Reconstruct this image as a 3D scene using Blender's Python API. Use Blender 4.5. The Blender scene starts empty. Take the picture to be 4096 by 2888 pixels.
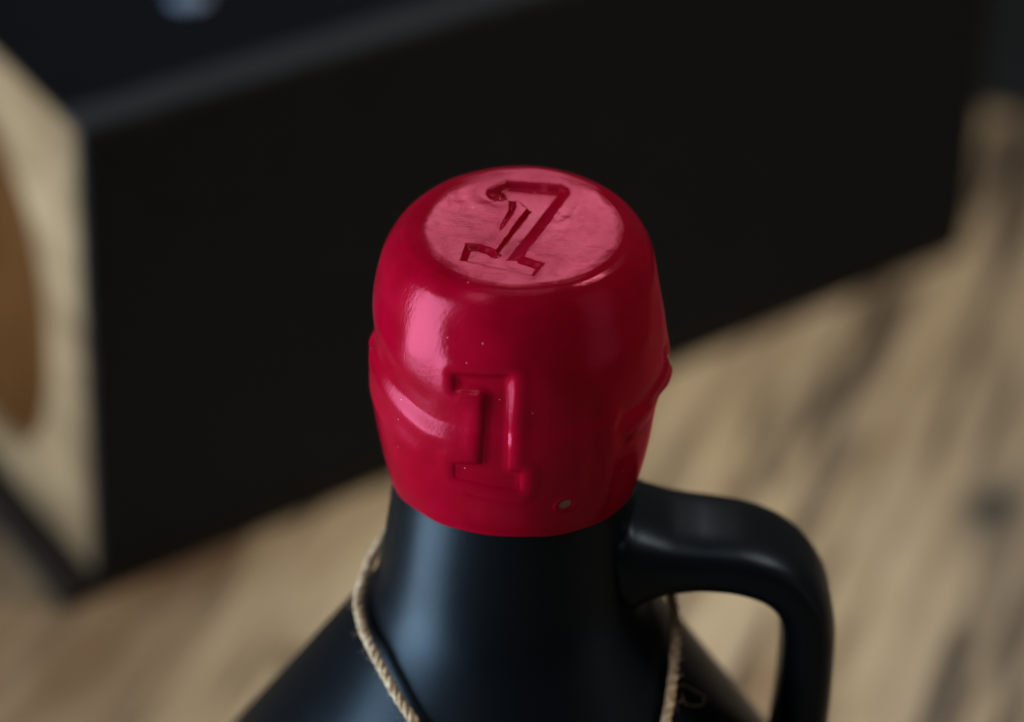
import bpy, bmesh, math, random
import numpy as np
from mathutils import Matrix, Vector

random.seed(7)
rng = np.random.default_rng(7)
S = 0.001                      # the numbers below are millimetres
scene = bpy.context.scene

# ------------------------------------------------------------------ camera
cam_d = bpy.data.cameras.new("camera")
cam = bpy.data.objects.new("camera", cam_d)
scene.collection.objects.link(cam)
_R = Vector((0.99961012, 0.01332305, 0.02453801))
_U = Vector((-0.02792164, 0.47697272, 0.87847448))
_F = Vector((0.0, 0.87881711, -0.47715876))
_C = Vector((-0.83, -440.04, 389.416)) * S
cam.matrix_world = Matrix(((_R.x, _U.x, -_F.x, _C.x), (_R.y, _U.y, -_F.y, _C.y), (_R.z, _U.z, -_F.z, _C.z), (0, 0, 0, 1)))
cam_d.sensor_width = 36
cam_d.sensor_fit = 'HORIZONTAL'
cam_d.lens = 117.6
cam_d.clip_start = 0.02
cam_d.clip_end = 50
cam_d.dof.use_dof = True
cam_d.dof.focus_distance = 0.486
cam_d.dof.aperture_fstop = 7.6
cam_d.dof.aperture_blades = 0
scene.camera = cam

# ------------------------------------------------------------------ light
world = bpy.data.worlds.new("World")
scene.world = world
world.use_nodes = True
wb = world.node_tree.nodes["Background"]
wb.inputs[0].default_value = (1.0, 0.95, 0.88, 1)
wb.inputs[1].default_value = 0.065


def area(name, az, el, dist, sx, sy, rad, col, aim=(0, 0.05, 0.13)):
    """rectangular soft light; az is measured from straight behind the bottle, clockwise seen from above"""
    d = bpy.data.lights.new(name, 'AREA')
    d.shape = 'RECTANGLE'
    d.size, d.size_y = sx, sy
    d.energy = rad * math.pi * sx * sy
    d.color = col
    o = bpy.data.objects.new(name, d)
    scene.collection.objects.link(o)
    a, e = math.radians(az), math.radians(el)
    v = Vector((math.sin(a) * math.cos(e), math.cos(a) * math.cos(e), math.sin(e)))
    o.location = Vector(aim) + v * dist
    o.rotation_euler = v.to_track_quat('Z', 'Y').to_euler()
    return o


area("window_light", -107, -2, 1.25, 0.74, 1.08, 15.0, (0.60, 0.80, 1.0))
area("front_fill_light", -138, 48, 1.5, 0.45, 0.50, 2.6, (1.0, 0.97, 0.93))  # added fill with no seen source, lifts the table
rear = area("rear_light", 0, 39, 1.6, 1.05, 0.66, 0.086, (0.95, 0.97, 1.0), aim=(0, 0.0, 0.17))
rear.data.spread = math.radians(19)
key = area("gridded_key_light", 78, 55, 1.1, 0.42, 0.42, 0.55, (1.0, 0.95, 0.87), aim=(0.088, 0.192, 0.03))
key.data.spread = math.radians(19.5)
overhead = area("overhead_fill_light", 170, 84, 1.35, 1.0, 0.9, 0.10, (0.86, 0.93, 1.0), aim=(0, 0.02, 0.1))  # unseen overhead fill, added to brighten table and handle
overhead.data.spread = math.radians(48)
area("room_light", 112, 10, 1.6, 0.7, 1.6, 0.3, (1.0, 0.93, 0.9))

scene.view_settings.view_transform = 'Standard'
scene.view_settings.look = 'None'
scene.view_settings.exposure = 0
scene.view_settings.gamma = 1
scene.render.engine = 'CYCLES'
scene.cycles.use_denoising = True
scene.cycles.max_bounces = 6


# ------------------------------------------------------------------ helpers
def mat(name, **kw):
    m = bpy.data.materials.new(name)
    m.use_nodes = True
    b = m.node_tree.nodes["Principled BSDF"]
    for k, v in kw.items():
        b.inputs[k.replace('_', ' ')].default_value = v
    return m, m.node_tree.nodes, m.node_tree.links, b


def mesh_obj(name, V, F, material, parent=None, smooth=True):
    me = bpy.data.meshes.new(name)
    V = np.asarray(V, dtype=np.float64) * S
    if isinstance(F, np.ndarray):
        n = len(F)
        k = F.shape[1]
        me.vertices.add(len(V))
        me.vertices.foreach_set("co", V.ravel())
        me.loops.add(n * k)
        me.loops.foreach_set("vertex_index", F.astype(np.int32).ravel())
        me.polygons.add(n)
        me.polygons.foreach_set("loop_start", np.arange(0, n * k, k, dtype=np.int32))
        me.polygons.foreach_set("loop_total", np.full(n, k, dtype=np.int32))
        me.update(calc_edges=True)
        me.validate()
    else:
        me.from_pydata([tuple(v) for v in V], [], F)
        me.update()
    if smooth:
        me.polygons.foreach_set("use_smooth", np.ones(len(me.polygons), dtype=bool))
    me.materials.append(material)
    o = bpy.data.objects.new(name, me)
    scene.collection.objects.link(o)
    if parent:
        o.parent = parent
    return o


def grid_faces(nu, nv, wrap_v=True):
    i = np.arange(nu - 1)[:, None]
    j = np.arange(nv if wrap_v else nv - 1)[None, :]
    jn = (j + 1) % nv
    a = i * nv + j
    b = i * nv + jn
    c = (i + 1) * nv + jn
    d = (i + 1) * nv + j
    return np.stack([a, d, c, b], -1).reshape(-1, 4)


def empty(name, loc, label, cat):
    o = bpy.data.objects.new(name, None)
    scene.collection.objects.link(o)
    o.location = Vector(loc) * S
    o.empty_display_size = 0.01
    o["label"] = label
    o["category"] = cat
    return o


def smooth(e0, e1, x):
    t = np.clip((x - e0) / (e1 - e0), 0, 1)
    return t * t * (3 - 2 * t)


def spline(xk, yk, x):
    """monotone-ish cubic through knots"""
    xk = np.asarray(xk, float)
    yk = np.asarray(yk, float)
    h = np.diff(xk)
    dl = np.diff(yk) / h
    m = np.zeros_like(yk)
    m[1:-1] = np.where(dl[:-1] * dl[1:] > 0, 2 * dl[:-1] * dl[1:] / (dl[:-1] + dl[1:] + 1e-12), 0)
    m[0], m[-1] = dl[0], dl[-1]
    i = np.clip(np.searchsorted(xk, x) - 1, 0, len(h) - 1)
    t = (x - xk[i]) / h[i]
    t2, t3 = t * t, t * t * t
    return (2 * t3 - 3 * t2 + 1) * yk[i] + (t3 - 2 * t2 + t) * h[i] * m[i] + (-2 * t3 + 3 * t2) * yk[i + 1] + (t3 - t2) * h[i] * m[i + 1]


def sdf(P, poly):
    """signed distance (negative inside) of points P (n,2) to a closed polygon"""
    poly = np.asarray(poly, float)
    d = np.full(len(P), 1e9)
    inside = np.zeros(len(P), bool)
    n = len(poly)
    for i in range(n):
        a, b = poly[i], poly[(i + 1) % n]
        e = b - a
        w = P - a
        t = np.clip((w @ e) / (e @ e), 0, 1)
        q = w - t[:, None] * e
        d = np.minimum(d, np.einsum('ij,ij->i', q, q))
        c = ((a[1] <= P[:, 1]) != (b[1] <= P[:, 1])) & (P[:, 0] < (b[0] - a[0]) * (P[:, 1] - a[1]) / (b[1] - a[1] + 1e-12) + a[0])
        inside ^= c
    d = np.sqrt(d)
    return np.where(inside, -d, d)


def vnoise(x, y, seed=0, n=64):
    """periodic value noise on a lattice"""
    g = np.random.default_rng(seed).random((n, n)) * 2 - 1
    xi, yi = np.floor(x).astype(int), np.floor(y).astype(int)
    fx, fy = x - xi, y - yi
    fx, fy = fx * fx * (3 - 2 * fx), fy * fy * (3 - 2 * fy)
    a, b = g[xi % n, yi % n], g[(xi + 1) % n, yi % n]
    c, d = g[xi % n, (yi + 1) % n], g[(xi + 1) % n, (yi + 1) % n]
    return (a * (1 - fx) + b * fx) * (1 - fy) + (c * (1 - fx) + d * fx) * fy


# ------------------------------------------------------------------ materials
def N(nodes, t, **kw):
    n = nodes.new(t)
    for k, v in kw.items():
        setattr(n, k, v)
    return n


def ramp(nodes, stops):
    r = nodes.new('ShaderNodeValToRGB')
    el = r.color_ramp.elements
    while len(el) > 1:
        el.remove(el[-1])
    el[0].position, el[0].color = stops[0][0], (*stops[0][1], 1)
    for p, c in stops[1:]:
        e = el.new(p)
        e.color = (*c, 1)
    return r


def g3(v):
    return (v, v, v)


# red sealing wax
WAX, n_, l_, b_ = mat("red_wax", Roughness=0.2, IOR=1.5)
b_.inputs['Specular IOR Level'].default_value = 0.0
gloss = N(n_, 'ShaderNodeBsdfGlossy')          # the sheen of the wax is itself rosy
gloss.inputs['Color'].default_value = (1.0, 0.22, 0.34, 1)
fres = N(n_, 'ShaderNodeFresnel')
fres.inputs['IOR'].default_value = 1.5
mixs = N(n_, 'ShaderNodeMixShader')
l_.new(fres.outputs[0], mixs.inputs[0])
l_.new(b_.outputs[0], mixs.inputs[1])
l_.new(gloss.outputs[0], mixs.inputs[2])
l_.new(mixs.outputs[0], n_["Material Output"].inputs[0])
tc = N(n_, 'ShaderNodeTexCoord')
mott = N(n_, 'ShaderNodeTexNoise')
mott.inputs['Scale'].default_value = 160
mott.inputs['Detail'].default_value = 5
l_.new(tc.outputs['Object'], mott.inputs['Vector'])
cr = ramp(n_, [(0.3, (0.26, 0.0002, 0.009)), (0.7, (0.33, 0.0004, 0.015))])
l_.new(mott.outputs['Fac'], cr.inputs[0])
# dust grains
vor = N(n_, 'ShaderNodeTexVoronoi')
vor.inputs['Scale'].default_value = 420
l_.new(tc.outputs['Object'], vor.inputs['Vector'])
lt = N(n_, 'ShaderNodeMath', operation='LESS_THAN')
lt.inputs[1].default_value = 0.045
l_.new(vor.outputs['Distance'], lt.inputs[0])
sep = N(n_, 'ShaderNodeSeparateColor')
l_.new(vor.outputs['Color'], sep.inputs[0])
pick = N(n_, 'ShaderNodeMath', operation='GREATER_THAN')
pick.inputs[1].default_value = 0.72
l_.new(sep.outputs[0], pick.inputs[0])
dust = N(n_, 'ShaderNodeMath', operation='MULTIPLY')
l_.new(lt.outputs[0], dust.inputs[0])
l_.new(pick.outputs[0], dust.inputs[1])
mx = N(n_, 'ShaderNodeMix', data_type='RGBA')
mx.inputs['B'].default_value = (0.75, 0.22, 0.28, 1)
l_.new(dust.outputs[0], mx.inputs['Factor'])
l_.new(cr.outputs[0], mx.inputs['A'])
l_.new(mx.outputs['Result'], b_.inputs['Base Color'])
# rubbed roughness: finger marks and fine scratches
mp = N(n_, 'ShaderNodeMapping')
mp.inputs['Rotation'].default_value = (0.3, 0.9, 0.5)
mp.inputs['Scale'].default_value = (400, 3500, 400)
l_.new(tc.outputs['Object'], mp.inputs['Vector'])
scr = N(n_, 'ShaderNodeTexNoise')
scr.inputs['Scale'].default_value = 1
scr.inputs['Detail'].default_value = 3
l_.new(mp.outputs[0], scr.inputs['Vector'])
mott2 = N(n_, 'ShaderNodeTexNoise')
mott2.inputs['Scale'].default_value = 90
mott2.inputs['Detail'].default_value = 6
l_.new(tc.outputs['Object'], mott2.inputs['Vector'])
rr = N(n_, 'ShaderNodeMapRange')
rr.inputs[1].default_value, rr.inputs[2].default_value = 0.35, 0.7
rr.inputs[3].default_value, rr.inputs[4].default_value = 0.14, 0.28
l_.new(mott2.outputs['Fac'], rr.inputs[0])
l_.new(rr.outputs[0], b_.inputs['Roughness'])
fine = N(n_, 'ShaderNodeTexNoise')
fine.inputs['Scale'].default_value = 1500
fine.inputs['Detail'].default_value = 4
l_.new(tc.outputs['Object'], fine.inputs['Vector'])
hsum = N(n_, 'ShaderNodeMath', operation='MULTIPLY_ADD')
hsum.inputs[1].default_value = 0.8
l_.new(scr.outputs['Fac'], hsum.inputs[0])
l_.new(fine.outputs['Fac'], hsum.inputs[2])
bp = N(n_, 'ShaderNodeBump')
bp.inputs['Strength'].default_value = 0.35
bp.inputs['Distance'].default_value = 0.00008
l_.new(hsum.outputs[0], bp.inputs['Height'])
for nd in (b_, gloss, fres):
    l_.new(bp.outputs[0], nd.inputs['Normal'])
l_.new(rr.outputs[0], gloss.inputs['Roughness'])

# satin black ceramic / glass of the bottle
BLK, n_, l_, b_ = mat("satin_black_glaze", Roughness=0.42, IOR=1.5)
b_.inputs['Base Color'].default_value = (0.0022, 0.0027, 0.0038, 1)
b_.inputs["Specular IOR Level"].default_value = 0.21
b_.inputs["Specular Tint"].default_value = (0.62, 0.82, 1.0, 1)
tc = N(n_, 'ShaderNodeTexCoord')
nz = N(n_, 'ShaderNodeTexNoise')
nz.inputs['Scale'].default_value = 120
nz.inputs['Detail'].default_value = 6
l_.new(tc.outputs['Object'], nz.inputs['Vector'])
rr = N(n_, 'ShaderNodeMapRange')
rr.inputs[3].default_value, rr.inputs[4].default_value = 0.31, 0.40
l_.new(nz.outputs['Fac'], rr.inputs[0])
l_.new(rr.outputs[0], b_.inputs['Roughness'])
nz2 = N(n_, 'ShaderNodeTexNoise')
nz2.inputs['Scale'].default_value = 1800
l_.new(tc.outputs['Object'], nz2.inputs['Vector'])
bp = N(n_, 'ShaderNodeBump')
bp.inputs['Strength'].default_value = 0.15
bp.inputs['Distance'].default_value = 0.0001
l_.new(nz2.outputs['Fac'], bp.inputs['Height'])
l_.new(bp.outputs[0], b_.inputs['Normal'])

BUB, _, _, _ = mat("cloudy_bubble", Base_Color=(0.24, 0.085, 0.08, 1), Roughness=0.45)


def painted(name, col, rough, spec):
    m, n_, l_, b_ = mat(name, Roughness=rough)
    b_.inputs['Specular IOR Level'].default_value = spec
    tc = N(n_, 'ShaderNodeTexCoord')
    mp = N(n_, 'ShaderNodeMapping')
    mp.inputs['Scale'].default_value = (30, 300, 300)
    l_.new(tc.outputs['Object'], mp.inputs[0])
    nz = N(n_, 'ShaderNodeTexNoise')
    nz.inputs['Scale'].default_value = 1
    nz.inputs['Detail'].default_value = 6
    l_.new(mp.outputs[0], nz.inputs['Vector'])
    r = ramp(n_, [(0.3, tuple(c * 0.75 for c in col)), (0.7, tuple(c * 1.25 for c in col))])
    l_.new(nz.outputs['Fac'], r.inputs[0])
    l_.new(r.outputs[0], b_.inputs['Base Color'])
    bp = N(n_, 'ShaderNodeBump')
    bp.inputs['Strength'].default_value = 0.3
    bp.inputs['Distance'].default_value = 0.0003
    l_.new(nz.outputs['Fac'], bp.inputs['Height'])
    l_.new(bp.outputs[0], b_.inputs['Normal'])
    return m


BOXBLACK = painted("black_painted_wood", (0.0105, 0.0109, 0.0112), 0.75, 0.12)
LIDBLACK = painted("blue_black_lid_paint", (0.0044, 0.0055, 0.0082), 0.7, 0.03)
BASESHADE = painted("dark_brown_shade_base", (0.022, 0.016, 0.012), 0.8, 0.1)  # dark brown standing in for shade at the box foot
EDGEBLACK = painted("paler_black_edge", (0.023, 0.0245, 0.027), 0.7, 0.1)  # paler tone for the strip along the top front edge
DISC, _, _, _ = mat("pale_blue_disc", Base_Color=(0.16, 0.21, 0.30, 1), Roughness=0.5)


def wood(name, stops, rot, across, along, patch=None, bump=0.6, rough=0.75):
    m, n_, l_, b_ = mat(name, Roughness=rough)
    b_.inputs['Specular IOR Level'].default_value = 0.2
    tc = N(n_, 'ShaderNodeTexCoord')
    mp = N(n_, 'ShaderNodeMapping')
    mp.inputs['Rotation'].default_value = rot
    l_.new(tc.outputs['Object'], mp.inputs[0])
    warp = N(n_, 'ShaderNodeTexNoise')
    warp.inputs['Scale'].default_value = 14
    warp.inputs['Detail'].default_value = 2
    l_.new(mp.outputs[0], warp.inputs['Vector'])
    wm = N(n_, 'ShaderNodeVectorMath', operation='MULTIPLY_ADD')
    wm.inputs[1].default_value = (0.008, 0.02, 0.008)
    l_.new(warp.outputs['Color'], wm.inputs[0])
    l_.new(mp.outputs[0], wm.inputs[2])
    sc = N(n_, 'ShaderNodeMapping')
    sc.inputs['Scale'].default_value = (across, along, across)
    l_.new(wm.outputs[0], sc.inputs[0])
    g = N(n_, 'ShaderNodeTexNoise')
    g.inputs['Scale'].default_value = 1
    g.inputs['Detail'].default_value = 7
    g.inputs['Roughness'].default_value = 0.6
    l_.new(sc.outputs[0], g.inputs['Vector'])
    r = ramp(n_, stops)
    l_.new(g.outputs['Fac'], r.inputs[0])
    col = r.outputs[0]
    if patch:
        col = patch(n_, l_, tc, mp, col)
    l_.new(col, b_.inputs['Base Color'])
    bp = N(n_, 'ShaderNodeBump')
    bp.inputs['Strength'].default_value = bump
    bp.inputs['Distance'].default_value = 0.001
    l_.new(g.outputs['Fac'], bp.inputs['Height'])
    l_.new(bp.outputs[0], b_.inputs['Normal'])
    return m


def table_patches(n_, l_, tc, mp, col):
    # big soft drift between warm tan and weathered grey-brown
    def mixin(fac, colour, base, amount=1.0):
        k = N(n_, 'ShaderNodeMath', operation='MULTIPLY')
        k.inputs[1].default_value = amount
        l_.new(fac, k.inputs[0])
        m = N(n_, 'ShaderNodeMix', data_type='RGBA')
        m.inputs['B'].default_value = (*colour, 1)
        l_.new(k.outputs[0], m.inputs['Factor'])
        l_.new(base, m.inputs['A'])
        return m.outputs['Result']

    def stretched(scale, seed, lo, hi):
        s = N(n_, 'ShaderNodeMapping')
        s.inputs['Scale'].default_value = scale
        s.inputs['Location'].default_value = (seed, seed * 0.7, 0)
        l_.new(mp.outputs[0], s.inputs[0])
        t = N(n_, 'ShaderNodeTexNoise')
        t.inputs['Scale'].default_value = 1
        t.inputs['Detail'].default_value = 4
        l_.new(s.outputs[0], t.inputs['Vector'])
        q = N(n_, 'ShaderNodeMapRange', interpolation_type='SMOOTHSTEP')
        q.inputs[1].default_value, q.inputs[2].default_value = lo, hi
        l_.new(t.outputs['Fac'], q.inputs[0])
        return q.outputs[0]

    col = mixin(stretched((115, 8, 115), 3.1, 0.50, 0.62), (0.075, 0.052, 0.034), col, 0.95)
    col = mixin(stretched((40, 10, 40), 8.7, 0.54, 0.70), (0.20, 0.095, 0.045), col, 0.5)
    col = mixin(stretched((100, 12, 100), 5.3, 0.55, 0.68), (0.60, 0.46, 0.31), col, 0.6)

    # single marks in the board, some with painted light falloff: (x, y, across, along, colour, amount)
    def spot(x, y, a, b, colour, amount, base):
        s = N(n_, 'ShaderNodeVectorMath', operation='SUBTRACT')
        s.inputs[1].default_value = (x * S, y * S, 0)
        l_.new(tc.outputs['Object'], s.inputs[0])
        r = N(n_, 'ShaderNodeMapping')
        r.inputs['Rotation'].default_value = (0, 0, GRAIN)
        l_.new(s.outputs[0], r.inputs[0])
        k = N(n_, 'ShaderNodeVectorMath', operation='MULTIPLY')
        k.inputs[1].default_value = (1000 / a, 1000 / b, 0)
        l_.new(r.outputs[0], k.inputs[0])
        ln = N(n_, 'ShaderNodeVectorMath', operation='LENGTH')
        l_.new(k.outputs[0], ln.inputs[0])
        q = N(n_, 'ShaderNodeMapRange', interpolation_type='SMOOTHSTEP')
        q.inputs[1].default_value, q.inputs[2].default_value = 1.15, 0.35
        q.inputs[3].default_value, q.inputs[4].default_value = 0.0, 1.0
        l_.new(ln.outputs['Value'], q.inputs[0])
        return mixin(q.outputs[0], colour, base, amount)

    col = spot(185, 250, 100, 320, (0.15, 0.115, 0.085), 0.6, col)      # greyer board edge, painted darker still for light falloff
    col = spot(72, 257, 5, 26, (0.055, 0.042, 0.032), 0.8, col)
    col = spot(62, 228, 3, 14, (0.10, 0.075, 0.055), 0.7, col)
    col = spot(109.2, 213.4, 6.5, 12, (0.02, 0.02, 0.017), 0.95, col)   # knot
    col = spot(109.2, 213.4, 11, 26, (0.10, 0.085, 0.065), 0.5, col)
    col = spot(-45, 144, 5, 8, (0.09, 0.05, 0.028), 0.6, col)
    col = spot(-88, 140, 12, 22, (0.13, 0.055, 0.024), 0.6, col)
    col = spot(-112, 118, 62, 220, (0.17, 0.10, 0.05), 0.68, col)     # browner wood on the left, also darkened in place of weaker light
    return col


GRAIN = math.radians(17)
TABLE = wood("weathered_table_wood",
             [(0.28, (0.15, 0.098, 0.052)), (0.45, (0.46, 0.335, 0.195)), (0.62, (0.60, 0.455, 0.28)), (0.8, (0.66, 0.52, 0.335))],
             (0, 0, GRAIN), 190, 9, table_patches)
PALE = wood("pale_raw_wood", [(0.3, (0.16, 0.09, 0.04)), (0.55, (0.32, 0.205, 0.105)), (0.8, (0.42, 0.285, 0.155))],
            (0, 0, 0), 40, 12)
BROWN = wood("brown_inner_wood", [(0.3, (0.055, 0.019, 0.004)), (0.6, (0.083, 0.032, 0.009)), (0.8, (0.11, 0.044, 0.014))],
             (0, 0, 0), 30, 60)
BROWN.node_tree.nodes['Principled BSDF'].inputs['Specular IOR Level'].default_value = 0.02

# ------------------------------------------------------------------ table top (setting)
def make_table():
    nx, ny = 110, 120
    us = np.linspace(-255, 700, nx)          # across the grain
    gs = np.linspace(-560, 457, ny)          # along the grain, to the far end of the board
    Ug, Gg = np.meshgrid(us, gs, indexing='ij')
    cg, sg = math.cos(GRAIN), math.sin(GRAIN)
    X, Y = Ug * cg + Gg * sg, -Ug * sg + Gg * cg
    Z = 0.0 * X
    V = np.stack([X, Y, Z], -1).reshape(-1, 3)
    F = grid_faces(nx, ny, False)[:, ::-1]
    # underside and skirts make it a 40 mm slab
    base = len(V)
    lower = V.copy()
    lower[:, 2] = -40
    V2 = np.concatenate([V, lower])
    F2 = [F, F[:, ::-1] + base]
    idx = np.arange(nx * ny).reshape(nx, ny)
    loop = np.concatenate([idx[:, 0], idx[-1, 1:], idx[-2::-1, -1], idx[0, -2:0:-1]])
    nx_ = np.roll(loop, -1)
    F2.append(np.stack([loop, loop + base, nx_ + base, nx_], -1))
    o = mesh_obj("tabletop", V2, np.concatenate(F2), TABLE, smooth=False)
    o["kind"] = "structure"
    o["label"] = "weathered tan wooden tabletop with streaky grain and a dark knot"
    return o


make_table()
FLOOR, _, _, _ = mat("dark_floor", Base_Color=(0.05, 0.048, 0.047, 1), Roughness=0.8)
fl = mesh_obj("floor", [(-2500, -2500, -740), (2500, -2500, -740), (2500, 4500, -740), (-2500, 4500, -740)], [(0, 1, 2, 3)], FLOOR, smooth=False)
fl["kind"] = "structure"
fl["label"] = "dark blurred floor beyond the far edge of the tabletop"

# ------------------------------------------------------------------ the black box
Bc = np.array([-87.92, 164.70, 0.0])
dv = np.array([0.75370868, 0.65720866, 0.0])       # along the front
ev = np.array([-0.50131949, 0.86526226, 0.0])      # along the pale end
zv = np.array([0, 0, 1.0])
box = empty("wooden_box", Bc, "black painted wooden box with a pale raw wood end standing behind the bottle", "box")


def bevel_prism(name, quad, z0, z1, material, parent, bev=1.2):
    """prism on a quad footprint (world mm), bevelled; built relative to the box corner"""
    bm = bmesh.new()
    lo = [bm.verts.new(Vector((q[0] - Bc[0], q[1] - Bc[1], z0)) * S) for q in quad]
    hi = [bm.verts.new(Vector((q[0] - Bc[0], q[1] - Bc[1], z1)) * S) for q in quad]
    bm.faces.new(lo[::-1])
    bm.faces.new(hi)
    for i in range(4):
        j = (i + 1) % 4
        bm.faces.new((lo[i], lo[j], hi[j], hi[i]))
    bmesh.ops.recalc_face_normals(bm, faces=bm.faces)
    bmesh.ops.bevel(bm, geom=bm.edges[:], offset=bev * S, segments=3, affect='EDGES', profile=0.5)
    me = bpy.data.meshes.new(name)
    bm.to_mesh(me)
    bm.free()
    me.polygons.foreach_set("use_smooth", np.zeros(len(me.polygons), dtype=bool))
    me.materials.append(material)
    o = bpy.data.objects.new(name, me)
    scene.collection.objects.link(o)
    o.parent = parent
    return o


def pt(a, b):
    return Bc + dv * a + ev * b


Lb, Db, Hb, Tb = 273.0, 131.0, 109.5, 11.0
TE = 9.0           # end board thickness
bevel_prism("front_board", [pt(0, 0), pt(Lb, 0), pt(Lb, 3), pt(0, 3)], 5.2, Hb - 0.6, BOXBLACK, box)
bevel_prism("top_rail", [pt(0.4, 0.4), pt(Lb - 0.4, 0.4), pt(Lb - 0.4, Tb + 0.5), pt(0.4, Tb + 0.5)], Hb - 0.5, Hb + 0.6, EDGEBLACK, box, 0.4)
bevel_prism("back_board", [pt(TE, Db - Tb), pt(Lb, Db - Tb), pt(Lb, Db), pt(TE, Db)], 5.2, Hb, BOXBLACK, box)
bevel_prism("end_board", [pt(Lb - TE, Tb + .2), pt(Lb, Tb + .2), pt(Lb, Db - Tb - .2), pt(Lb - TE, Db - Tb - .2)], 5.2, Hb - 5, BOXBLACK, box)
bevel_prism("shade_base_board", [pt(-9, 0.5), pt(Lb - 0.5, 0.5), pt(Lb - 0.5, Db - .5), pt(-9, Db - .5)], 0.0, 5.0, BASESHADE, box)  # added overhang past the pale end stands in for shade there
lid = bevel_prism("lid", [pt(0.6, Tb + 0.8), pt(Lb - 0.6, Tb + 0.8), pt(Lb - 0.6, Db - Tb - 0.5), pt(0.6, Db - Tb - 0.5)], Hb - 4.5, Hb - 0.4, LIDBLACK, box)


def make_end():
    """pale end board with an oval opening, and the brown panel behind it"""
    n = 72
    cs, cz, a, b, ex = 65.5, 52.0, 42.0, 41.0, 2.15
    t = np.linspace(0, 2 * np.pi, n, endpoint=False)
    ring = np.stack([cs + a * np.sign(np.cos(t)) * np.abs(np.cos(t)) ** (2 / ex), cz + b * np.sign(np.sin(t)) * np.abs(np.sin(t)) ** (2 / ex)], -1)
    x0, x1, z0, z1 = 3.2, Db, 5.2, Hb - 0.8
    out = []
    for c, s in zip(np.cos(t), np.sin(t)):
        k = min(((x1 - cs) / c if c > 0 else (x0 - cs) / c) if abs(c) > 1e-9 else 1e9,
                ((z1 - cz) / s if s > 0 else (z0 - cz) / s) if abs(s) > 1e-9 else 1e9)
        out.append((cs + k * c, cz + k * s))
    out = np.array(out)
    for cx, cz_ in ((x0, z0), (x1, z0), (x1, z1), (x0, z1)):
        i = np.argmin(np.hypot(out[:, 0] - cx, out[:, 1] - cz_))
        out[i] = (cx, cz_)

    def w(p, depth):
        return ev * p[0] + zv * p[1] + dv * depth

    layers = [(out, TE - 0.2), (out, 0.8), (out + 0.0, 0.0), (ring + 0.0, 0.0), (ring, 0.9), (ring, 4.2)]
    # ease the arrises
    ctr = np.array([cs, cz])
    layers[2] = (out - np.sign(out - ctr) * 0.0, 0.0)
    layers[3] = (ctr + (ring - ctr) * 1.02, 0.0)
    V = [w(p, dpt) for L, dpt in layers for p in L]
    F = grid_faces(len(layers), n)
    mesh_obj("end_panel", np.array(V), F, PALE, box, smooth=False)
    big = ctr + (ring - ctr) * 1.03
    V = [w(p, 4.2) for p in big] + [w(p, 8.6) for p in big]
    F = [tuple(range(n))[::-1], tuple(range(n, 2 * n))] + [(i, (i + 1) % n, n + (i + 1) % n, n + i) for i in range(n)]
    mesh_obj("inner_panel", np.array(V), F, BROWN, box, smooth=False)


make_end()


def make_disc():
    t = np.linspace(0, 2 * np.pi, 48, endpoint=False)
    c = np.array([-73.2, 236.7, 0]) - Bc
    prof = [(0.05, 1.1), (2.4, 1.05), (4.0, 0.8), (4.5, 0.35), (4.6, 0.0)]
    V = [(c[0] + r * math.cos(a), c[1] + r * math.sin(a), Hb - 0.4 + h) for r, h in prof for a in t]
    mesh_obj("lid_disc", np.array(V), grid_faces(len(prof), 48), DISC, lid)  # pale blue-grey disc on the lid


make_disc()

# ------------------------------------------------------------------ bottle
bottle = empty("bottle", (0, 0, 0), "black jug bottle with looped handle and red wax dipped top stamped 1", "bottle")


def lathe(name, prof, n, material, parent, sub=6):
    prof = np.asarray(prof, float)
    d = np.r_[0, np.cumsum(np.hypot(*np.diff(prof, axis=0).T))]
    s = np.linspace(0, d[-1], len(prof) * sub)
    r = spline(d, prof[:, 0], s)
    z = spline(d, prof[:, 1], s)
    t = np.linspace(0, 2 * np.pi, n, endpoint=False)
    V = np.stack([np.outer(r, np.cos(t)), np.outer(r, np.sin(t)), np.repeat(z[:, None], n, 1)], -1).reshape(-1, 3)
    return mesh_obj(name, V, grid_faces(len(s), n), material, parent)


lathe("body", [(14.0, 168), (17.0, 160), (17.6, 145), (18.0, 133), (18.35, 130), (18.9, 126), (19.7, 120), (20.5, 115), (21.4, 111.5), (22.7, 108.8),
               (24.6, 105.8), (28.6, 100), (35.6, 90), (42.6, 80), (49.6, 70), (55.6, 61), (59.3, 54), (61.2, 46), (61.8, 36), (61.8, 8),
               (60.8, 2.5), (58, 0.2), (30, 0.6), (0.1, 0.8)], 160, BLK, bottle)


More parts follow.
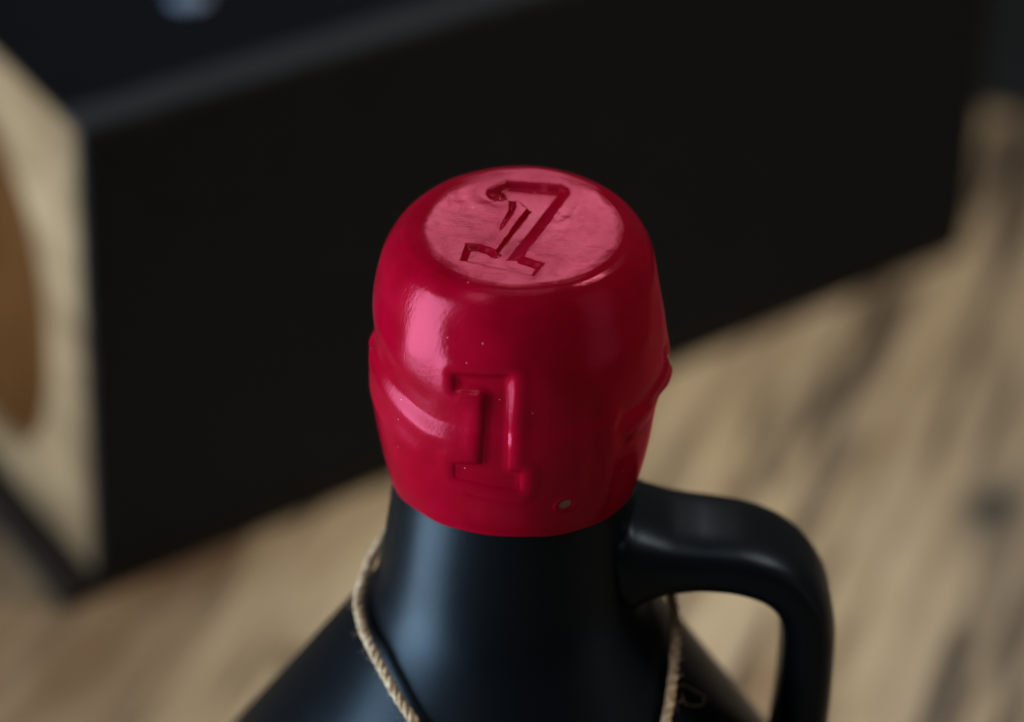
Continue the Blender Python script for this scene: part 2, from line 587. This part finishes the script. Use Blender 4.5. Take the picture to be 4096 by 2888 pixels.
def make_handle():
    path = np.array([(13, 119.6), (17, 119.6), (21, 119.7), (25, 119.75), (29, 119.7), (33.5, 119.3), (37.5, 118.3), (41.2, 116.4), (44, 113.4), (45.7, 109.5),
                     (46.4, 104.5), (46.5, 98), (46.4, 92), (46.1, 86), (45.8, 80), (45.4, 74), (44, 69)], float)
    th = np.array([9.0, 7.6, 6.3, 5.2, 4.75, 4.6, 4.5, 4.4, 4.3, 4.25, 4.2, 4.2, 4.2, 4.25, 4.6, 5.8, 7.5])
    wd = np.array([11.0, 11.6, 11.4, 10.9, 10.5, 10.3, 10.2, 10.0, 9.8, 9.6, 9.5, 9.4, 9.3, 9.3, 9.6, 10.5, 11.5])
    d = np.r_[0, np.cumsum(np.hypot(*np.diff(path, axis=0).T))]
    s = np.linspace(0, d[-1], 300)
    px, pz = spline(d, path[:, 0], s), spline(d, path[:, 1], s)
    th, wd = spline(d, th, s), spline(d, wd, s)
    tx, tz = np.gradient(px), np.gradient(pz)
    k = np.hypot(tx, tz)
    nx, nz = -tz / k, tx / k
    m = 56
    a = np.linspace(0, 2 * np.pi, m, endpoint=False)
    ex = 3.0
    ca = np.sign(np.cos(a)) * np.abs(np.cos(a)) ** (2 / ex)
    sa = np.sign(np.sin(a)) * np.abs(np.sin(a)) ** (2 / ex)
    V = np.stack([px[:, None] + np.outer(nx * th, ca), np.outer(wd, sa), pz[:, None] + np.outer(nz * th, ca)], -1)
    # flow into the neck: the section swells where it meets the wall of the bottle
    zk_, rk_ = np.array([60., 70, 80, 90, 100, 105.8, 108.8, 111.5, 115, 120, 126, 130, 145]), np.array([56., 49.6, 42.6, 35.6, 28.6, 24.6, 22.7, 21.4, 20.5, 19.7, 18.9, 18.35, 17.6])
    dn = np.abs(np.hypot(V[..., 0], V[..., 1]) - np.interp(V[..., 2], zk_, rk_))
    top_ = np.repeat((s < d[-1] * 0.5)[:, None], m, 1)
    g = 1 + 0.10 * np.clip(1 - dn / 7.0, 0, 1) ** 3 * top_ * smooth(15.5, 18.5, px)[:, None]
    ctr = np.stack([px, 0 * px, pz], -1)[:, None, :]
    V = ctr + (V - ctr) * g[..., None]
    return mesh_obj("handle", V.reshape(-1, 3), grid_faces(len(s), m)[:, ::-1], BLK, bottle)


make_handle()

# ------------------------------------------------------------------ red wax seal
TOP_ONE = [(-8.58, -9.98), (1.93, -13.95), (3.34, -10.69), (0.29, -9.02), (7.05, 8.23), (6.72, 10.02), (5.73, 10.93), (-2.51, 12.12), (-4.34, 10.1), (-5.16, 7.79), (-3.72, 6.36), (-0.67, 6.42), (0.83, 4.38), (-3.66, -7.52), (-4.32, -6.5), (-6.04, -5.54), (-8.01, -5.38)]
TEAR = [(-1.75, 6.3), (-1.1, 6.4), (-0.95, 4.6), (-1.6, 2.6), (-2.4, 0.6), (-3.1, -1.4), (-2.6, 1.0), (-1.85, 3.7)]
FRONT_ONE = [(-114.9, 158.6), (-92.3, 159.6), (-92.5, 150.6), (-92.6, 144.0), (-87.7, 143.6), (-87.6, 140.6), (-91.1, 140.7), (-114.2, 141.4), (-114.2, 143.9),
             (-103.2, 144.6), (-101.9, 156.0), (-104.2, 156.5), (-114.8, 156.0)]
RIDGE = [(-195, 153.4), (-180, 153.3), (-165.8, 152.8), (-137, 150.2), (-119.7, 149.0), (-108.2, 148.8), (-95, 149.0), (-78.7, 149.6), (-61.3, 149.9), (-41.4, 150.6),
         (-20, 149.3), (-5, 147.6), (20, 147.5), (60, 149), (110, 151), (150, 153.0), (165, 153.4)]


def make_wax():
    nphi = 1000
    # profile: flat stamped face, rounded shoulder, barrel side, lip
    zt = 173.3
    kz = np.array([131.5, 133.3, 137, 141, 145, 149, 153, 156, 159, 162.5, 165.5, 168.0, 169.9, 171.35, 172.25, 172.8, 173.15, 173.3])
    kr = np.array([18.75, 19.35, 20.3, 21.05, 21.55, 21.85, 21.95, 21.9, 21.72, 21.35, 20.95, 20.45, 19.8, 18.9, 17.95, 17.15, 16.3, 15.1])
    dk = np.r_[0, np.cumsum(np.hypot(np.diff(kz), np.diff(kr)))]
    sk = np.linspace(dk[-1], 0, 160)
    pr, pz = list(spline(dk, kr, sk)), list(spline(dk, kz, sk))
    pr += [18.72, 18.6, 18.35, 18.1]
    pz += [131.3, 131.05, 130.95, 131.2]
    pr = [0.02] + pr
    pz = [zt] + pz
    pr, pz = np.array(pr), np.array(pz)
    d = np.r_[0, np.cumsum(np.hypot(np.diff(pr), np.diff(pz)))]
    ns = 480
    s = np.linspace(0, d[-1], ns)
    r, z = np.interp(s, d, pr), np.interp(s, d, pz)
    tr, tz = np.gradient(r), np.gradient(z)
    k = np.hypot(tr, tz)
    nr, nz = -tz / k, tr / k                      # outward normal of the profile
    phi = np.linspace(-np.pi, np.pi, nphi, endpoint=False)
    Rr, Ph = np.meshgrid(r, phi, indexing='ij')
    Zz = np.repeat(z[:, None], nphi, 1)
    NR, NZ = np.repeat(nr[:, None], nphi, 1), np.repeat(nz[:, None], nphi, 1)
    X, Y = Rr * np.cos(Ph), Rr * np.sin(Ph)
    Y = Y - 1.0 * smooth(20.6, 15.5, Rr) * smooth(164, 168, Zz)     # the stamped face sits a little forward
    deg = np.degrees(Ph)
    wtop = smooth(160, 171, Zz)
    D = np.zeros_like(X)
    # dished top and gentle unevenness of a hand dip
    D += 0.12 * np.clip(Rr / 16.0, 0, 1.15) ** 2 * smooth(166, 172.6, Zz)
    D += 0.11 * vnoise(X / 9.0 + 20, Y / 9.0 + Zz / 9.0 + 20, 3) + 0.04 * vnoise(X / 4.0 + 30, Y / 4.0 - Zz / 5.0 + 50, 4)
    # fold that runs round the cap
    zl = spline(*zip(*RIDGE), deg.ravel()).reshape(deg.shape) + 0.25 * vnoise(deg / 14 + 40, Zz * 0, 9)
    dz = Zz - zl
    A = spline([-195, -165, -130, -105, -85, -60, -45, -25, 0, 30, 70, 120, 165], [.42, .42, .40, .24, .12, .18, .2, -.15, -.95, -.6, 0, .3, .42], deg.ravel()).reshape(deg.shape)
    side = 1 - smooth(163, 168, Zz)
    D += side * (A * np.exp(np.minimum(dz, 0) / 9.0) * smooth(1.5, -1.2, dz))
    Bt = spline([-195, -165, -120, -90, -60, -30, 0, 60, 120, 165], [.50, .50, .36, .22, .16, .1, 0, .1, .2, .50], deg.ravel()).reshape(deg.shape)
    D += 0.7 * np.exp(-((Rr - 18.0) / 2.2) ** 2) * smooth(0.2, 0.9, np.sin(Ph)) * smooth(164, 169, Zz)
    D -= side * Bt * np.exp(-((dz - 1.2) / 3.4) ** 2) * smooth(-2.2, 1.6, dz)
    # lump and puckers on the right hand side
    wl = np.exp(-((deg - 6) / 24.0) ** 2)
    D += side * wl * (1.5 * np.exp(-((Zz - 150.5) / 4.4) ** 2))
    for (p0, z0, p1, z1, dep, wdt) in ((-8, 154.5, 10, 149, .38, .8), (0, 151.5, 18, 147, .4, .8), (-20, 149.2, 6, 152.6, .28, .8), (-44, 150.8, -18, 148.6, .22, .9), (8, 155.5, 18, 151, .3, .8)):
        ang = np.stack([deg.ravel() * 0.37, Zz.ravel()], -1)
        a, b = np.array([p0 * .37, z0]), np.array([p1 * .37, z1])
        e = b - a
        q = np.clip(((ang - a) @ e) / (e @ e), 0, 1)
        dist = np.linalg.norm(ang - a - q[:, None] * e, axis=1).reshape(deg.shape)
        D -= side * dep * np.exp(-(dist / wdt) ** 2)
    for (p0, z0, p1, z1, dep, wdt) in ((-46, 149.2, -6, 153.8, -.32, 1.3), (-40, 147.0, -4, 150.6, .30, 1.5), (-20, 158.0, 4, 152.0, -.25, 2.2), (-170, 147, -132, 144.0, .18, 1.8), (-155, 156.5, -128, 153.5, -.15, 1.6)):
        ang = np.stack([deg.ravel() * 0.37, Zz.ravel()], -1)
        a, b = np.array([p0 * .37, z0]), np.array([p1 * .37, z1])
        e = b - a
        q = np.clip(((ang - a) @ e) / (e @ e), 0, 1)
        dist = np.linalg.norm(ang - a - q[:, None] * e, axis=1).reshape(deg.shape)
        D += side * dep * np.exp(-(dist / wdt) ** 2)
    # soft vertical run on the right front
    D += side * 0.30 * np.exp(-((deg + 50 + (Zz - 145) * 0.25) / 5.0) ** 2) * smooth(158, 150, Zz) * smooth(131, 137, Zz)
    D -= side * 0.24 * np.exp(-((deg + 58 + (Zz - 145) * 0.2) / 4.0) ** 2) * smooth(158, 152, Zz) * smooth(133, 140, Zz)
    # stamped 1 on the front
    fm = (deg > -140) & (deg < -60) & (Zz > 134) & (Zz < 166)
    P = np.stack([deg[fm] * np.radians(21.7), Zz[fm]], -1)
    poly = np.array(FRONT_ONE) * np.array([np.radians(21.7), 1])
    sd = sdf(P, poly)
    Hf = np.zeros_like(D)
    Hf[fm] = -(0.42 + 0.30 * smooth(140, 147, P[:, 1]) + 0.30 * smooth(150, 155, P[:, 1])) * smooth(0.5, -0.6, sd) + 0.20 * np.exp(-((sd - 1.6) / 1.0) ** 2)
    for _ in range(3):                              # the dip of wax has rounded every edge
        for ax in (0, 1):
            Hf = sum(np.roll(Hf, k_, ax) for k_ in range(-3, 4)) / 7
    Hf[fm] -= 0.07 * np.exp(-((sd + 0.1) / 0.22) ** 2)
    D += Hf
    # thin drawn line left of the foot of the 1
    # bubble crater
    bx = (deg + 68) * np.radians(20.3)
    bd = np.hypot(bx / 1.2, Zz - 137.0)
    D += 0.16 * np.exp(-((bd - 1.3) / 0.3) ** 2) - 0.12 * smooth(1.3, 0.9, bd)
    # stamped 1 on the top
    tm = (Rr < 17) & (Zz > 168)
    P = np.stack([X[tm], Y[tm]], -1)
    sd = sdf(P, TOP_ONE)
    wob = 0.12 * vnoise(P[:, 0] * 0.8 + 30, P[:, 1] * 0.8 + 30, 12)
    def off(a, b):                                   # signed distance to the line a-b, positive on its left
        a, b = np.array(a), np.array(b)
        e = (b - a) / np.hypot(*(b - a))
        return e[0] * (P[:, 1] - a[1]) - e[1] * (P[:, 0] - a[0])
    s_right = off((0.3, -9.0), (7.05, 8.2))         # right side of the stem: long soft slope
    s_left = -off((-3.66, -7.5), (0.83, 4.4))       # left side of the stem: steep
    steep = smooth(1.0, 0.5, np.abs(s_left)) * smooth(-7.6, -6.8, P[:, 1]) * smooth(5.0, 4.2, P[:, 1])
    inner = -0.90 + 0.72 * steep
    depth = 0.66 + 0.36 * smooth(-8, 6, P[:, 1])
    h = -depth * smooth(0.0, 1.0, (0.12 - sd - wob) / (0.12 - inner))
    foot = smooth(-7.6, -9.0, P[:, 1])              # the slab foot keeps its flat floor
    h = np.maximum(h, -depth * np.maximum(smooth(-0.15, 2.4, s_right), foot))
    h = h + 0.07 * vnoise(P[:, 0] / 4.5 + 20, P[:, 1] / 4.5 + 20, 22) + 0.022 * vnoise(P[:, 0] / 1.3 + 40, P[:, 1] / 1.3 + 40, 23)
    h = h + 0.05 * np.exp(-((sd - 1.0) / 1.1) ** 2)
    # torn flap in the angle of the 1
    st = sdf(P, TEAR)
    crumb = vnoise(P[:, 0] * 2.2 + 10, P[:, 1] * 2.2 + 10, 15) + 0.6 * vnoise(P[:, 0] * 5 + 10, P[:, 1] * 5 + 10, 16)
    h = np.minimum(h, smooth(0.12, -0.3, st) * (-0.42 + 0.28 * crumb) + 0.08 * smooth(0.1, 0.4, st))
    # little curl at the end of the flag
    cx, cy = -3.6, 8.28
    cd = np.hypot(P[:, 0] - cx, (P[:, 1] - cy) * 0.8)
    h = h + 0.75 * np.exp(-(cd / 0.75) ** 2) - 0.55 * np.exp(-((cd - 1.25) / 0.3) ** 2) * (P[:, 0] < cx + 0.9)
    D[tm] += h
    X, Y = X + D * NR * np.cos(Ph), Y + D * NR * np.sin(Ph)
    X = X - 0.45 * smooth(156, 166, Zz) * smooth(14, 18, Rr)
    Zz = Zz + (0.16 * np.sin(Ph * 3 + 1) + 0.10 * np.sin(Ph * 7) + 0.06 * np.sin(Ph * 13 + 2)) * smooth(136, 131, Zz)
    ring = smooth(13.5, 19.8, Rr) * smooth(158, 166, Zz)
    Zz = Zz - ring * (1.5 * smooth(-0.1, 1.0, -np.cos(Ph + 0.25)) + 0.9 * smooth(0.0, 1.0, np.cos(Ph - 0.2)))
    Zz = Zz + D * NZ + wtop * (0.02 * X + 0.10 * Y)
    V = np.stack([X, Y, Zz], -1).reshape(-1, 3)
    return mesh_obj("wax_seal", V, grid_faces(ns, nphi), WAX, bottle)


wax = make_wax()


def make_bubble():
    a0, zc, R = math.radians(-68), 137.0, 20.32
    V, nseg = [], 28
    rings = [(0.02, .10), (0.45, .09), (0.8, .05), (1.05, -.06), (1.2, -.35)]
    c, s = math.cos(a0), math.sin(a0)
    for rr, h in rings:
        for k in range(nseg):
            q = 2 * math.pi * k / nseg
            u, w = rr * 1.05 * math.cos(q), rr * math.sin(q) * 0.85
            u, w = u * .94 - w * .34, u * .34 + w * .94
            rad = R + h - 0.10 + w * 0.24 - u * u / 41
            V.append((rad * c - u * s, rad * s + u * c, zc + w))
    o = mesh_obj("air_bubble", np.array(V), grid_faces(len(rings), nseg), BUB, wax)
    o["label"] = "cloudy grey pink air bubble near the lower edge of the wax"


make_bubble()

# ------------------------------------------------------------------ twine
TW, n_, l_, b_ = mat("jute_twine", Roughness=0.85)
b_.inputs['Specular IOR Level'].default_value = 0.15
tc = N(n_, 'ShaderNodeTexCoord')
nz = N(n_, 'ShaderNodeTexNoise')
nz.inputs['Scale'].default_value = 900
nz.inputs['Detail'].default_value = 4
l_.new(tc.outputs['Object'], nz.inputs['Vector'])
r = ramp(n_, [(0.3, (0.25, 0.15, 0.08)), (0.5, (0.52, 0.37, 0.225)), (0.7, (0.70, 0.55, 0.38))])
l_.new(nz.outputs['Fac'], r.inputs[0])
l_.new(r.outputs[0], b_.inputs['Base Color'])

string = empty("twine", (0, 0, 110), "jute twine looped round the neck of the black bottle", "string")
SP = np.array([(-4, -50.0, 70), (-8.0, -38.0, 86), (-11.2, -30.0, 97.0), (-14.0, -25.5, 102.3), (-15.5, -23.6, 103.6), (-17.4, -20.9, 105.3), (-19.4, -17.7, 107.0), (-21.3, -13.8, 108.4),
               (-22.8, -9.0, 109.0), (-23.6, -4.2, 109.9), (-23.1, -1.2, 111.0), (-22.2, 1.0, 112.9), (-20.9, 4.2, 114.5), (-19.2, 8.0, 116.0), (-17.3, 12.0, 118.2), (-12, 16.9, 118.8),
               (-4, 20.4, 118.8), (4, 20.4, 118.2), (11, 18.0, 116.8), (16.5, 14.2, 114.8), (21.0, 10.4, 112.4), (23.8, 4.5, 110.2), (25.4, -1.5, 107.8), (25.6, -6.5, 105.8), (25.3, -11.0, 104.2),
               (24.8, -15.2, 102.1), (24.0, -19.6, 99.4), (21.0, -28.0, 93.0), (13, -40, 83), (3, -50.0, 70.5)], float)


def catmull(P, n):
    d = np.r_[0, np.cumsum(np.linalg.norm(np.diff(P, axis=0), axis=1))]
    s = np.linspace(0, d[-1], n)
    return np.stack([spline(d, P[:, i], s) for i in range(3)], -1), d[-1]


def tube(name, C, rad, m, material, parent, off=(0, 0, 0)):
    T = np.gradient(C, axis=0)
    T /= np.linalg.norm(T, axis=1)[:, None]
    ref = np.array([0.13, 0.21, 0.97])
    A = np.cross(T, ref)
    A /= np.linalg.norm(A, axis=1)[:, None]
    Bn = np.cross(T, A)
    t = np.linspace(0, 2 * np.pi, m, endpoint=False)
    rad = np.broadcast_to(np.asarray(rad, float).reshape(-1, 1), (len(C), m)) if np.ndim(rad) else np.full((len(C), m), rad)
    V = C[:, None, :] + rad[..., None] * (np.cos(t)[None, :, None] * A[:, None, :] + np.sin(t)[None, :, None] * Bn[:, None, :])
    return mesh_obj(name, V.reshape(-1, 3) - np.array(off), grid_faces(len(C), m)[:, ::-1], material, parent)


def make_string():
    n = 900
    C, L = catmull(SP, n)
    C = C + np.stack([0.12 * vnoise(np.linspace(0, 40, n) + 5, np.zeros(n) + k, 30 + k) for k in range(3)], -1)
    T = np.gradient(C, axis=0)
    T /= np.linalg.norm(T, axis=1)[:, None]
    A = np.cross(T, np.array([0.13, 0.21, 0.97]))
    A /= np.linalg.norm(A, axis=1)[:, None]
    Bn = np.cross(T, A)
    s = np.linspace(0, L, n)
    for k in range(3):
        ph = 2 * np.pi * s / 4.6 + k * 2 * np.pi / 3
        P = C + 0.41 * (np.cos(ph)[:, None] * A + np.sin(ph)[:, None] * Bn)
        rad = 0.45 * (1 + 0.14 * vnoise(s * 1.3 + 9 * k, s * 0, 40 + k))
        tube("strand", P, rad, 10, TW, string, (0, 0, 110))
    # loose fibres
    loop = np.array([(24.6, -14.6, 102.3), (25.6, -13.6, 102.0), (27.0, -12.0, 101.2), (29.0, -10.6, 99.2), (30.5, -9.6, 97.4), (30.0, -11.2, 97.3), (28.2, -13.5, 98.6), (27.0, -14.4, 99.6), (26.6, -13.4, 100.6)])
    P, _ = catmull(loop, 60)
    tube("fibre", P, 0.028, 6, TW, string, (0, 0, 110))
    fi = np.random.default_rng(5)
    V, F = [], []
    for q in range(380):
        i = fi.integers(20, n - 20)
        dr = fi.normal(size=3)
        dr -= 0.6 * T[i] * (dr @ T[i])
        dr /= np.linalg.norm(dr)
        if dr @ np.array([C[i][0], C[i][1], 12.0]) < 0:
            dr = -dr
        a = C[i] + dr * 0.75
        ln = fi.uniform(0.5, 2.2)
        mid = a + dr * ln * .5 + T[i] * fi.normal() * .4
        b = a + dr * ln * .8 + T[i] * fi.normal() * .9
        w = np.cross(dr, T[i])
        w = w / (np.linalg.norm(w) + 1e-9) * 0.03
        u = T[i] * 0.03
        o = len(V)
        for p, kq in ((a, 1.0), (mid, .8), (b, .3)):
            V += [p + w * kq, p + u * kq, p - w * kq, p - u * kq]
        for j in range(2):
            for e in range(4):
                F.append((o + 4 * j + e, o + 4 * j + (e + 1) % 4, o + 4 * j + 4 + (e + 1) % 4, o + 4 * j + 4 + e))
    f = mesh_obj("fuzz", np.array(V) - np.array([0, 0, 110]), F, TW, string)
    f["kind"] = "stuff"


make_string()
